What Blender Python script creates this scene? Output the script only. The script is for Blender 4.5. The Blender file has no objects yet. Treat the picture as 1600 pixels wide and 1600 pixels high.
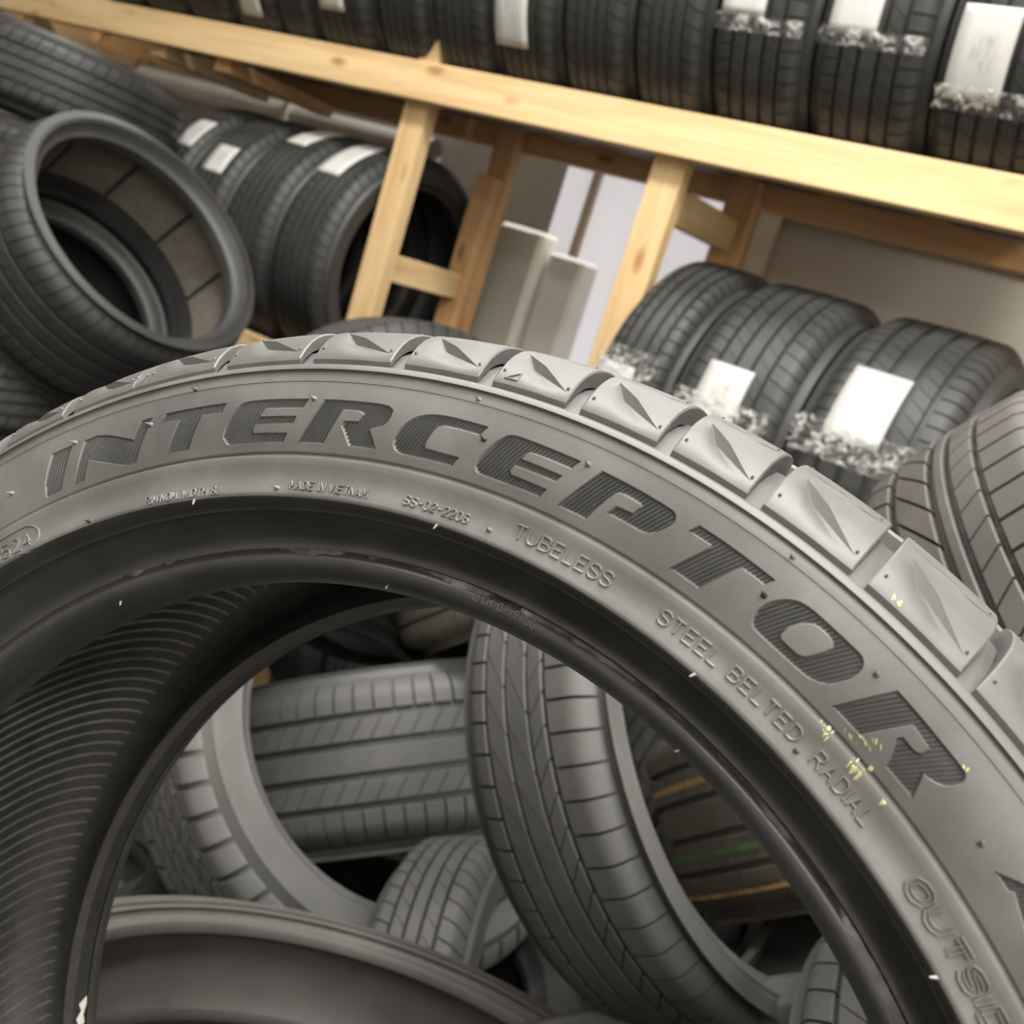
import bpy, bmesh, math, random
from math import sin, cos, pi, radians, degrees, sqrt, atan2, hypot
from mathutils import Vector, Matrix
from mathutils.geometry import delaunay_2d_cdt

random.seed(7)
sc = bpy.context.scene
col = sc.collection
ZF = 0.62                      # height of the pile's reference level above the floor

# ------------------------------------------------------------------ camera
ROLL, PITCH, YAW, CAMH = radians(17.9), radians(12.4), radians(57.54), 0.695 + ZF
fh = Vector((-cos(YAW), sin(YAW), 0)); upv = Vector((0, 0, 1))
Fw = fh * cos(PITCH) - upv * sin(PITCH)
Rl = fh.cross(upv); Ul = Rl.cross(Fw)
Xc = Rl * cos(ROLL) + Ul * sin(ROLL); Yc = Ul * cos(ROLL) - Rl * sin(ROLL)
cam = bpy.data.cameras.new('camera'); cam.sensor_width = 36; cam.lens = 36.0
cam.clip_start = 0.02; cam.clip_end = 60
cam.dof.use_dof = True; cam.dof.focus_distance = 0.385; cam.dof.aperture_fstop = 15
co = bpy.data.objects.new('camera', cam); col.objects.link(co)
co.matrix_world = Matrix(((Xc.x, Yc.x, -Fw.x, 0), (Xc.y, Yc.y, -Fw.y, 0), (Xc.z, Yc.z, -Fw.z, CAMH), (0, 0, 0, 1)))
sc.camera = co

# ------------------------------------------------------------------ world, lamps, exposure
w = bpy.data.worlds.new('room_air'); sc.world = w; w.use_nodes = True
w.node_tree.nodes['Background'].inputs[0].default_value = (1.0, .95, .88, 1)
w.node_tree.nodes['Background'].inputs[1].default_value = 0.12
sc.view_settings.view_transform = 'Standard'; sc.view_settings.look = 'None'
sc.view_settings.gamma = 1; sc.view_settings.use_curve_mapping = False
sc.view_settings.exposure = 0.12
def area(name, loc, size, energy, color=(1, .98, .94), rot=(0, 0, 0)):
    l = bpy.data.lights.new(name, 'AREA'); l.shape = 'RECTANGLE'; l.size, l.size_y = size
    l.energy = energy; l.color = color
    o = bpy.data.objects.new(name, l); o.location = loc; o.rotation_euler = rot; col.objects.link(o); return o
area('overhead_light', (0.35, -0.10, 3.30), (0.40, 2.2), 80)
area('overhead_light', (-0.90, 0.70, 3.30), (2.6, 0.40), 105)
area('overhead_light', (2.30, -0.40, 3.30), (0.40, 2.2), 105)
area('overhead_light', (1.5, -2.1, 3.30), (2.0, 0.40), 38)  # fill light added for the left inside of the lettered tyre, no known fixture
area('overhead_light', (-2.4, -2.1, 3.30), (2.2, 0.40), 45)  # added fill for the foam boards and rack front, no known fixture
area('overhead_light', (-1.70, 2.66, 3.30), (2.0, 0.14), 42)  # extra light added behind the rack to brighten the door

# ------------------------------------------------------------------ mesh helpers
def mesh(name, verts, faces, mat=None, smooth=True, angle=35, uvs=None):
    m = bpy.data.meshes.new(name); m.from_pydata([tuple(v) for v in verts], [], faces)
    bm = bmesh.new(); bm.from_mesh(m); bmesh.ops.recalc_face_normals(bm, faces=bm.faces)
    bm.to_mesh(m); bm.free()
    if smooth:
        m.shade_smooth(); m.set_sharp_from_angle(angle=radians(angle))
    if mat: m.materials.append(mat)
    return m
def rawmesh(name, verts, faces, mat=None, smooth=False, angle=35):
    m = bpy.data.meshes.new(name); m.from_pydata([tuple(v) for v in verts], [], faces)
    if smooth:
        m.shade_smooth(); m.set_sharp_from_angle(angle=radians(angle))
    if mat: m.materials.append(mat)
    return m
def link(name, data, parent=None, mtx=None):
    o = bpy.data.objects.new(name, data); col.objects.link(o)
    if parent: o.parent = parent
    if mtx: o.matrix_local = mtx
    return o
def tag(o, label, cat, group=None):
    o['label'] = label; o['category'] = cat
    if group: o['group'] = group
    return o
def thing(name, label, cat, mtx, group=None):
    o = bpy.data.objects.new(name, None); o.empty_display_size = .05; col.objects.link(o)
    o.matrix_world = mtx
    return tag(o, label, cat, group)
def struct(o):
    o['kind'] = 'structure'; return o
def frame_mtx(C, ax, spin=0):
    a = Vector(ax).normalized(); t = Vector((0, 0, 1)) if abs(a.z) < .95 else Vector((1, 0, 0))
    u = t.cross(a).normalized(); v = a.cross(u)
    return Matrix(((u.x, v.x, a.x, C[0]), (u.y, v.y, a.y, C[1]), (u.z, v.z, a.z, C[2]), (0, 0, 0, 1))) @ Matrix.Rotation(spin, 4, 'Z')
def lathe(profile, n, a0=0, a1=2 * pi, closed=True):
    """profile of (r,z); full turn when a1-a0 is 2pi; closed joins last profile point to the first"""
    full = abs(a1 - a0 - 2 * pi) < 1e-6; m = len(profile); V = []; Fc = []
    cnt = n if full else n + 1
    for i in range(cnt):
        a = a0 + (a1 - a0) * i / n; ca, sa = cos(a), sin(a)
        V += [(r * ca, r * sa, z) for r, z in profile]
    for i in range(n):
        j = (i + 1) % cnt
        for k in range(m if closed else m - 1):
            l = (k + 1) % m
            Fc.append((i * m + k, j * m + k, j * m + l, i * m + l))
    return V, Fc
def boxmesh(sx, sy, sz, bev=.002):
    bm = bmesh.new(); bmesh.ops.create_cube(bm, size=1)
    bmesh.ops.scale(bm, vec=(sx, sy, sz), verts=bm.verts)
    if bev: bmesh.ops.bevel(bm, geom=bm.edges[:], offset=bev, segments=1, affect='EDGES', profile=.5)
    m = bpy.data.meshes.new('board'); bm.to_mesh(m); bm.free(); return m

# ------------------------------------------------------------------ materials
def newmat(name):
    m = bpy.data.materials.new(name); m.use_nodes = True
    nt = m.node_tree; b = nt.nodes['Principled BSDF']; return m, nt, b
def N(nt, t, **k):
    n = nt.nodes.new(t)
    for a, v in k.items():
        if a.startswith('i_'):
            key = a[2:]; key = int(key) if key.isdigit() else key
            n.inputs[key].default_value = v
        else: setattr(n, a, v)
    return n
def ramp(nt, src, stops):
    r = N(nt, 'ShaderNodeValToRGB'); e = r.color_ramp.elements
    while len(e) < len(stops): e.new(.5)
    for i, (p, c) in enumerate(stops):
        e[i].position = p; e[i].color = tuple(c) + (1,) if len(c) == 3 else c
    nt.links.new(src, r.inputs[0]); return r
def rubber(name, c0, c1, rough=.5, spec=.5, scale=18, bump=.15, fine=900, rvar=.12):
    m, nt, b = newmat(name); L = nt.links
    tc = N(nt, 'ShaderNodeTexCoord')
    n1 = N(nt, 'ShaderNodeTexNoise', i_Scale=scale, i_Detail=6, i_Roughness=.62)
    n2 = N(nt, 'ShaderNodeTexNoise', i_Scale=fine, i_Detail=2)
    L.new(tc.outputs['Object'], n1.inputs['Vector']); L.new(tc.outputs['Object'], n2.inputs['Vector'])
    r = ramp(nt, n1.outputs['Fac'], [(.33, c0), (.68, c1)])
    L.new(r.outputs[0], b.inputs['Base Color'])
    mr = N(nt, 'ShaderNodeMapRange'); mr.inputs['To Min'].default_value = rough - rvar; mr.inputs['To Max'].default_value = rough + rvar
    L.new(n1.outputs['Fac'], mr.inputs['Value']); L.new(mr.outputs[0], b.inputs['Roughness'])
    bp = N(nt, 'ShaderNodeBump', i_Strength=bump, i_Distance=.0006)
    L.new(n2.outputs['Fac'], bp.inputs['Height']); L.new(bp.outputs[0], b.inputs['Normal'])
    b.inputs['Specular IOR Level'].default_value = spec
    return m
M_hero = rubber('matte_tyre_rubber', (.074, .073, .070), (.130, .128, .121), rough=.46, spec=.55, scale=19, bump=.06, fine=1500)
M_hero_tread = rubber('dusty_tread_rubber', (.076, .075, .071), (.112, .110, .103), rough=.5, spec=.5, scale=32, bump=.07, fine=1300)
M_bead = rubber('smooth_bead_rubber', (.026, .026, .025), (.042, .041, .039), rough=.32, spec=.75, scale=30, bump=.04, fine=700, rvar=.03)
M_letter = rubber('shaded_letter_rubber', (.055, .055, .053), (.080, .079, .076), rough=.5, spec=.5, scale=60, bump=.1)  # sidewall rubber again, the ridges' own shade put into a darker colour
M_liner = rubber('liner_rubber', (.034, .033, .031), (.052, .050, .047), rough=.42, spec=.6, scale=90, bump=.35, fine=420)
M_ridge = rubber('lit_ridge_rubber', (.10, .097, .09), (.16, .155, .145), rough=.35, spec=.7, scale=90, bump=.1, fine=420)  # liner rubber again, highlights along the ridges put into a paler colour
M_dark = rubber('black_tyre_rubber', (.020, .020, .0195), (.034, .034, .032), rough=.52, spec=.45, scale=9, bump=.2, fine=500)
M_mid = rubber('grey_black_tyre_rubber', (.022, .022, .0215), (.036, .0355, .034), rough=.52, spec=.5, scale=9, bump=.2, fine=500)
M_pile = rubber('dusty_grey_tyre_rubber', (.064, .063, .060), (.098, .096, .090), rough=.55, spec=.4, scale=9, bump=.2, fine=500)
M_tan = rubber('taupe_tyre_rubber', (.055, .050, .045), (.080, .073, .065), rough=.55, spec=.4, scale=9, bump=.2, fine=500)
M_brown = rubber('brown_dusty_tyre_rubber', (.095, .085, .070), (.14, .125, .10), rough=.6, spec=.35, scale=9, bump=.2, fine=500)
def pine(name, axis, c0=(.48, .31, .14), c1=(.68, .49, .265), dark=(.36, .19, .07)):
    m, nt, b = newmat(name); L = nt.links
    tc = N(nt, 'ShaderNodeTexCoord'); mp = N(nt, 'ShaderNodeMapping')
    s = [22, 22, 22]; s[axis] = 1.6; mp.inputs['Scale'].default_value = s
    oi = N(nt, 'ShaderNodeObjectInfo')
    va = N(nt, 'ShaderNodeVectorMath', operation='ADD')
    L.new(tc.outputs['Object'], va.inputs[0]); L.new(oi.outputs['Random'], va.inputs[1])
    L.new(va.outputs[0], mp.inputs['Vector'])
    n = N(nt, 'ShaderNodeTexNoise', i_Scale=1.0, i_Detail=5, i_Roughness=.6, i_Distortion=.6)
    L.new(mp.outputs[0], n.inputs['Vector'])
    r = ramp(nt, n.outputs['Fac'], [(.28, c0), (.6, c1), (.78, c1)])
    k = N(nt, 'ShaderNodeTexVoronoi', i_Scale=1.0); mp2 = N(nt, 'ShaderNodeMapping'); s2 = [13, 13, 13]; s2[axis] = 5.0
    mp2.inputs['Scale'].default_value = s2; L.new(va.outputs[0], mp2.inputs['Vector']); L.new(mp2.outputs[0], k.inputs['Vector'])
    rk = ramp(nt, k.outputs['Distance'], [(.06, (1, 1, 1)), (.2, (0, 0, 0))])
    mx = N(nt, 'ShaderNodeMix', data_type='RGBA'); L.new(rk.outputs[0], mx.inputs[0]); L.new(r.outputs[0], mx.inputs[6]); mx.inputs[7].default_value = dark + (1,)
    L.new(mx.outputs[2], b.inputs['Base Color'])
    b.inputs['Roughness'].default_value = .6
    bp = N(nt, 'ShaderNodeBump', i_Strength=.3, i_Distance=.001); L.new(n.outputs['Fac'], bp.inputs['Height']); L.new(bp.outputs[0], b.inputs['Normal'])
    return m
M_pine = [pine('pine_along_x', 0), pine('pine_along_y', 1), pine('pine_along_z', 2)]
M_oldpine = [pine('aged_pine_%s' % 'xyz'[i], i, (.42, .22, .09), (.60, .36, .17), (.25, .12, .05)) for i in range(3)]
def plain(name, c, rough=.7, var=.12, scale=3, metal=0, spec=.4):
    m, nt, b = newmat(name); L = nt.links
    tc = N(nt, 'ShaderNodeTexCoord'); n = N(nt, 'ShaderNodeTexNoise', i_Scale=scale, i_Detail=5)
    L.new(tc.outputs['Object'], n.inputs['Vector'])
    r = ramp(nt, n.outputs['Fac'], [(.3, tuple(x * (1 - var) for x in c)), (.7, tuple(min(1, x * (1 + var)) for x in c))])
    L.new(r.outputs[0], b.inputs['Base Color']); b.inputs['Roughness'].default_value = rough
    b.inputs['Metallic'].default_value = metal; b.inputs['Specular IOR Level'].default_value = spec
    return m
M_floor = plain('concrete_floor', (.075, .072, .066), .8, .25, 4)
M_wall = plain('taupe_wall_paint', (.34, .30, .25), .8, .08, 2)
M_wall2 = plain('cream_wall_paint', (.55, .52, .46), .8, .05, 2)
M_brownpanel = plain('brown_wall_board', (.16, .105, .065), .7, .2, 5)
M_beige = plain('beige_wall_panel', (.46, .42, .355), .7, .06, 2)
M_trim = plain('taupe_wood_trim', (.36, .285, .205), .6, .15, 9)
M_door = plain('white_painted_door', (.80, .77, .78), .5, .03, 2)
M_cream = plain('cream_foam_board', (.86, .85, .76), .6, .05, 3)
M_cream2 = plain('white_foam_board', (.88, .87, .82), .6, .04, 3)
M_pipe = plain('grey_pipe', (.50, .47, .42), .35, .1, 6)
M_ceil = plain('white_ceiling', (.72, .70, .66), .9, .04, 2)
M_spew = plain('pale_vent_rubber', (.42, .41, .38), .5, .1, 40)
M_spewdark = plain('dark_vent_rubber', (.02, .02, .02), .4, .1, 40)
M_yellow = plain('yellow_crayon', (.50, .47, .20), .8, .2, 300)
M_foam = plain('grey_brown_foam', (.14, .122, .10), .95, .15, 60)
M_green = plain('green_paint_stripe', (.10, .17, .075), .6, .3, 40)
M_orange = plain('orange_paint_stripe', (.42, .25, .10), .6, .3, 40)
def paper():
    m, nt, b = newmat('printed_paper'); L = nt.links
    uv = N(nt, 'ShaderNodeUVMap'); sp = N(nt, 'ShaderNodeSeparateXYZ'); L.new(uv.outputs[0], sp.inputs[0])
    mp = N(nt, 'ShaderNodeMapping'); mp.inputs['Scale'].default_value = (26, 7, 1); L.new(uv.outputs[0], mp.inputs['Vector'])
    n = N(nt, 'ShaderNodeTexNoise', i_Scale=1.0, i_Detail=3); L.new(mp.outputs[0], n.inputs['Vector'])
    r = ramp(nt, n.outputs['Fac'], [(.45, (0, 0, 0)), (.62, (1, 1, 1))])
    def band(sock, c, hw):
        s = N(nt, 'ShaderNodeMath', operation='SUBTRACT', i_1=c); L.new(sock, s.inputs[0])
        a = N(nt, 'ShaderNodeMath', operation='ABSOLUTE'); L.new(s.outputs[0], a.inputs[0])
        q = N(nt, 'ShaderNodeMapRange'); q.inputs['From Min'].default_value = hw; q.inputs['From Max'].default_value = hw * .6
        L.new(a.outputs[0], q.inputs['Value']); return q.outputs[0]
    m1 = N(nt, 'ShaderNodeMath', operation='MULTIPLY'); L.new(band(sp.outputs['X'], .5, .27), m1.inputs[0]); L.new(band(sp.outputs['Y'], .5, .26), m1.inputs[1])
    m2 = N(nt, 'ShaderNodeMath', operation='MULTIPLY'); L.new(m1.outputs[0], m2.inputs[0]); L.new(r.outputs[0], m2.inputs[1])
    m3 = N(nt, 'ShaderNodeMath', operation='MULTIPLY', i_1=.65); L.new(m2.outputs[0], m3.inputs[0])
    mx = N(nt, 'ShaderNodeMix', data_type='RGBA'); L.new(m3.outputs[0], mx.inputs[0])
    mx.inputs[6].default_value = (.48, .475, .45, 1); mx.inputs[7].default_value = (.25, .24, .22, 1)
    L.new(mx.outputs[2], b.inputs['Base Color']); b.inputs['Roughness'].default_value = .55
    return m
M_paper = paper()
def film():
    m, nt, b = newmat('clear_plastic_film'); L = nt.links
    tc = N(nt, 'ShaderNodeTexCoord'); n = N(nt, 'ShaderNodeTexNoise', i_Scale=55, i_Detail=4, i_Distortion=1.2); L.new(tc.outputs['Object'], n.inputs['Vector'])
    bp = N(nt, 'ShaderNodeBump', i_Strength=1.0, i_Distance=.012); L.new(n.outputs['Fac'], bp.inputs['Height']); L.new(bp.outputs[0], b.inputs['Normal'])
    r = ramp(nt, n.outputs['Fac'], [(.50, (.03, .03, .03)), (.66, (.62, .62, .62))]); L.new(r.outputs[0], b.inputs['Alpha'])  # pale opaque spots put the crumple highlights into the alpha
    b.inputs['Base Color'].default_value = (.62, .61, .58, 1); b.inputs['Roughness'].default_value = .06; b.inputs['Specular IOR Level'].default_value = .9
    return m
M_film = film()

# ------------------------------------------------------------------ the room
ZW = 3.42
def slab(name, x0, x1, y0, y1, z0, z1, mat, parent=None, bev=0):
    me = boxmesh(x1 - x0, y1 - y0, z1 - z0, bev); me.materials.append(mat)
    o = link(name, me, parent); o.location = ((x0 + x1) / 2, (y0 + y1) / 2, (z0 + z1) / 2); return o
YB = 2.90
struct(slab('floor', -5.2, 3.0, -2.6, YB + .1, -.1, 0, M_floor))
struct(slab('ceiling', -5.2, 3.0, -2.6, YB + .1, ZW, ZW + .1, M_ceil))
struct(slab('wall_back', -5.2, 3.0, YB, YB + .1, 0, ZW, M_wall))
struct(slab('wall_left', -5.3, -5.2, -2.6, YB, 0, ZW, M_wall))
struct(slab('wall_right', 3.0, 3.1, -2.6, YB, 0, ZW, M_wall2))
struct(slab('wall_front', -5.2, 3.0, -2.7, -2.6, 0, ZW, M_wall2))
mm, nt_, bb = newmat('glowing_door_panel')
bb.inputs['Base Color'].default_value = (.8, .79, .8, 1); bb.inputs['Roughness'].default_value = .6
bb.inputs['Emission Color'].default_value = (.86, .83, .90, 1); bb.inputs['Emission Strength'].default_value = .42  # emission added to brighten the white door, no daylight stands behind it
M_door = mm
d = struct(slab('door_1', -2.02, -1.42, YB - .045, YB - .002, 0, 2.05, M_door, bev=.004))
slab('door_stile', -1.905, -1.875, YB - .062, YB - .045, 0.02, 2.0, M_trim).parent = None
st = bpy.data.objects['door_stile']; st.parent = d; st.matrix_parent_inverse = Matrix.Identity(4); st.location = Vector(st.location) - d.location
struct(slab('trim_1', -1.41, -1.33, YB - .05, YB - .002, 0, 2.1, M_brownpanel, bev=.003))
struct(slab('wall_panel', -1.25, 1.6, YB - .02, YB - .002, .1, 1.70, M_beige))
bpy.data.objects['wall_panel'].name = 'trim_2'
struct(slab('trim_3', -1.325, -1.25, YB - .045, YB - .002, 0, 1.78, M_trim, bev=.003))
struct(slab('trim_4', -1.25, 1.6, YB - .045, YB - .002, 1.70, 1.745, M_trim, bev=.003))
struct(slab('trim_5', -1.33, 1.6, YB - .03, YB - .002, 1.78, 2.3, M_brownpanel))
V, Fc = lathe([(.045, -1.30), (.045, 1.30)], 24, closed=False)
pp = link('wall_pipe', mesh('wall_pipe', V, Fc, M_pipe)); pp.location = (-3.85, YB - .09, 1.015 + ZF); pp.rotation_euler = (0, pi / 2, 0)
pp = tag(pp, 'grey pipe running level along the taupe wall behind the labelled tyres', 'pipe')
for x in (-4.5, -3.3):
    k = slab('pipe_clip', x - .015, x + .015, YB - .145, YB - .001, 0.96 + ZF, 1.07 + ZF, M_pipe, bev=.003)
    k.parent = pp; k.matrix_parent_inverse = (Matrix.Translation(pp.location) @ Matrix.Rotation(pi / 2, 4, 'Y')).inverted()

# foam boards standing in the empty bay
for i, (x, dx, h, yy, mt, lab) in enumerate([(-1.915, .17, 1.463, 2.62, M_cream, 'cream foam board standing upright behind the wooden rack, left of the pair'),
                                             (-1.755, .13, 1.42, 2.66, M_cream2, 'whiter foam board standing upright behind the wooden rack, nearer the door')]):
    o = slab('foam_board', x - dx / 2, x + dx / 2, yy - .05, yy + .05, 0, h, mt, bev=.012)
    tag(o, lab, 'board', 'foam boards behind the rack')

# ------------------------------------------------------------------ the wooden rack
rack = thing('tyre_rack', 'pale pine lumber tyre rack with front beam, posts and two rows of tyres', 'rack', Matrix.Translation((0, 2.1, 0)))
def board(name, x0, x1, y0, y1, z0, z1, axis, old=False):
    me = boxmesh(x1 - x0, y1 - y0, z1 - z0, .0025); me.materials.append((M_oldpine if old else M_pine)[axis])
    o = link(name, me, rack); o.location = ((x0 + x1) / 2, (y0 + y1) / 2 - 2.1, (z0 + z1) / 2 + ZF); return o
board('front_beam', -4.6, .75, 1.90, 1.938, 1.018, 1.107, 0)
board('back_beam', -4.6, .75, 2.352, 2.39, 1.018, 1.107, 0, True)
for i, px in enumerate((-4.0, -1.898, -1.168, .35)):
    if i == 1:       # the post whose sawn pointed top shows above the beam
        bm = bmesh.new(); w_, t_ = .078, .038
        z0, z1, zt = -ZF, 1.11, 1.195
        P = [(0, 0, z0), (w_, 0, z0), (w_, 0, z1), (w_ * .52, 0, zt), (0, 0, z1)]
        V = [(a, 0, c) for a, _, c in P] + [(a, t_, c) for a, _, c in P]
        Fc = [(0, 1, 2, 3, 4), (9, 8, 7, 6, 5)] + [(k, k + 5, (k + 1) % 5 + 5, (k + 1) % 5) for k in range(5)]
        o = link('front_post', mesh('front_post', V, Fc, M_pine[2], smooth=False), rack); o.location = (px, 1.94 - 2.1, ZF)
    else:
        board('front_post', px, px + .078, 1.94, 1.978, -ZF, 1.106, 2)
    board('back_post', px, px + .078, 2.312, 2.350, -ZF, 1.9, 2, True)
    if i == 1:
        board('splice_block', px + .004, px + .074, 2.27, 2.311, .30, .93, 2, True)
    if i != 1: board('side_brace', px + .020, px + .058, 1.979, 2.311, .90, .975, 1)
    board('side_brace', px + .020, px + .058, 1.979, 2.311, .585, .655, 1)
for x in (-3.72, -2.97, -2.66):
    board('cross_joist', x, x + .07, 1.939, 2.351, .985, 1.024, 1, old=(x == -2.66))
for (x0, x1, zt) in ((-3.92, -1.9, .335), (-1.09, .35, .262)):
    board('lower_front_rail', x0, x1, 1.90, 1.938, zt - .089, zt, 0)
    board('lower_back_rail', x0, x1, 2.352, 2.39, zt - .089, zt, 0, True)

# ------------------------------------------------------------------ generic tyres
def crown(R, tw, z):
    t = abs(z) / tw
    return R - .0035 * t * t - (.010 * ((t - .8) / .2) ** 2 if t > .8 else 0)
def casing_profile(R, rb, hw):
    tw = .80 * hw
    o = [(R - .0085, 0), (R - .0095, .5 * tw), (R - .012, .85 * tw), (R - .0215, tw + .001), (R - .034, hw * .95),
         ((R + rb) * .5 + .012, hw * .995), ((R + rb) * .5 - .004, hw), (rb + .026, hw * .975), (rb + .021, hw * .985), (rb + .018, hw * .95), (rb + .013, hw * .85), (rb + .007, hw * .82), (rb + .002, hw * .80), (rb, hw * .74),
         (rb + .001, hw * .62), (rb + .012, hw * .68), ((R + rb) / 2, hw * .88), (R - .032, hw * .80), (R - .022, hw * .5), (R - .0205, 0)]
    ring = [(r, z) for r, z in o] + [(r, -z) for r, z in reversed(o[1:-1])]
    return ring
CACHE = {}
def casing_mesh(R, rb, hw, mat, n=96):
    k = ('casing', R, rb, hw, mat.name)
    if k not in CACHE:
        V, Fc = lathe(casing_profile(R, rb, hw), n); CACHE[k] = mesh('casing', V, Fc, mat, angle=40)
    return CACHE[k]
def rib_blocks(R, hw, f0, f1, nb, gap, shear, mat, only=None, chev=0):
    """tread rib between axial fractions f0..f1 of the tread half width, cut into nb blocks; slots slanted by shear radians"""
    tw = .80 * hw; z0, z1 = f0 * tw, f1 * tw
    zs = [z0, z0 + .0012] + [z0 + (z1 - z0) * q for q in ((.3, .45, .58, .70, .80, .88) if f1 > 1 else (.12, .20, .30, .42, .55, .7) if f0 < -1 else (.35, .7))] + [z1 - .0012, z1]
    if abs(f1) > .99: zs = zs[:-1] + [z1]
    base = R - .0125
    V, Fc = [], []
    step = 2 * pi / nb
    for b in (range(nb) if only is None else only):
        m = max(1, int(math.ceil(degrees(step) / 5)))
        a0 = b * step + gap * step / 2; a1 = (b + 1) * step - gap * step / 2
        if gap == 0: a0, a1 = b * step, (b + 1) * step
        off = len(V); nz = len(zs) + 2
        for i in range(m + 1):
            a = a0 + (a1 - a0) * i / m
            for k in range(nz):
                kk = min(max(k - 1, 0), len(zs) - 1); z = zs[kk]
                t = (z - z0) / (z1 - z0)
                aa = a + shear * ((t - .5) if not chev else abs(t - .5))
                if k == 0 or k == nz - 1: r = min(base, crown(R, tw, z) - .004)
                else:
                    r = crown(R, tw, z)
                    if kk in (0, len(zs) - 1): r -= .0012
                V.append((r * cos(aa), r * sin(aa), z))
        for i in range(m):
            for k in range(nz - 1):
                Fc.append((off + i * nz + k, off + (i + 1) * nz + k, off + (i + 1) * nz + k + 1, off + i * nz + k + 1))
        if gap > 0:
            Fc.append(tuple(off + k for k in range(nz))); Fc.append(tuple(off + m * nz + k for k in reversed(range(nz))))
    return V, Fc
STY = {   # (f0, f1, blocks, gap, shear, split into single block objects)
    'rib':    [(-1.09, -.56, 64, .09, .05, 0), (-.50, -.20, 64, .05, .07, 0), (-.14, .14, 60, 0, 0, 0), (.20, .50, 64, .05, .07, 0), (.56, 1.09, 64, .09, .05, 0)],
    'touring': [(-1.09, -.60, 66, .10, .02, 1), (-.55, -.22, 44, .07, .13, 0), (-.18, .16, 36, .06, .16, 0), (.20, .44, 66, .08, -.07, 0), (.49, 1.09, 66, .10, .01, 1)],
    'straight': [(-1.09, -.64, 70, .10, .0, 1), (-.55, -.26, 70, .06, .06, 0), (-.16, .16, 40, 0, 0, 0), (.26, .55, 70, .06, .06, 0), (.64, 1.09, 70, .12, .0, 1)],
    'blocky': [(-1.09, -.62, 60, .14, .03, 0), (-.57, -.34, 76, .14, .07, 0), (-.29, -.06, 76, .14, -.07, 0), (-.02, .21, 76, .14, .07, 0), (.26, .52, 76, .14, -.07, 0), (.57, 1.09, 52, .22, .03, 1)],
    'mud':    [(-1.09, -.58, 54, .12, .06, 1), (-.50, -.14, 48, .12, .16, 0), (-.06, .05, 60, 0, 0, 0), (.12, .36, 66, .10, -.05, 0), (.42, 1.09, 66, .12, -.02, 1)],
    'wide':   [(-1.09, -.66, 30, .05, .05, 0), (-.58, -.26, 40, .04, .05, 0), (-.18, .18, 60, 0, 0, 0), (.26, .58, 40, .04, .05, 0), (.66, 1.09, 40, .08, .03, 0)],
}
def tyre(label, C, ax, R, rb, hw, style, mat, group=None, spin=0, cat='tyre', name='tyre', n=96):
    t = thing(name, label, cat, frame_mtx((C[0], C[1], C[2] + ZF), ax, spin), group)
    link('casing', casing_mesh(R, rb, hw, mat, n), t)
    for j, (f0, f1, nb, gap, sh, split) in enumerate(STY[style]):
        if split:
            k = ('blk', R, hw, style, j, mat.name)
            if k not in CACHE:
                V, Fc = rib_blocks(R, hw, f0, f1, nb, gap, sh, mat, only=[0]); CACHE[k] = mesh('tread_block', V, Fc, mat, angle=30)
            for b in range(nb): link('tread_block', CACHE[k], t, Matrix.Rotation(2 * pi * b / nb, 4, 'Z'))
        else:
            k = ('rib', R, hw, style, j, mat.name)
            if k not in CACHE:
                V, Fc = rib_blocks(R, hw, f0, f1, nb, gap, sh, mat); CACHE[k] = mesh('tread_rib', V, Fc, mat, angle=30)
            link('tread_rib', CACHE[k], t)
    return t
def patch(t, name, R, a0, a1, z0, z1, mat, th=.0006, lift=.0008, n=10, jag=0):
    """curved sheet lying on the tread of tyre t; local angles about the axle, local z along it"""
    V, Fc, UV = [], [], []
    for i in range(n + 1):
        a = a0 + (a1 - a0) * i / n
        for k in range(5):
            z = z0 + (z1 - z0) * k / 4
            rr = R + lift + (random.uniform(0, jag) if jag else 0)
            zz = z + (random.uniform(-jag, jag) * 2 if jag and k in (0, 4) else 0)
            V.append((rr * cos(a), rr * sin(a), zz)); UV.append((k / 4, i / n))
    for i in range(n):
        for k in range(4): Fc.append((i * 5 + k, (i + 1) * 5 + k, (i + 1) * 5 + k + 1, i * 5 + k + 1))
    m = rawmesh(name, V, Fc, mat, True, 60)
    ul = m.uv_layers.new(name='UVMap')
    for p in m.loops: ul.data[p.index].uv = UV[p.vertex_index]
    o = link(name, m, t)
    md = o.modifiers.new('thickness', 'SOLIDIFY'); md.thickness = th; md.offset = 1
    return o
# a tyre standing in the rack has its axle along +x: frame u = z x X = +y, v = X x y = +z  -> local angle of the front (-y) is pi
def rack_label(t, R, cx, lx0, lx1, p0, p1, name='paper_label', mat=None, **k):
    a0, a1 = pi - radians(p0), pi - radians(p1)
    return patch(t, name, R, a0, a1, lx0 - cx, lx1 - cx, mat or M_paper, **k)

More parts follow.
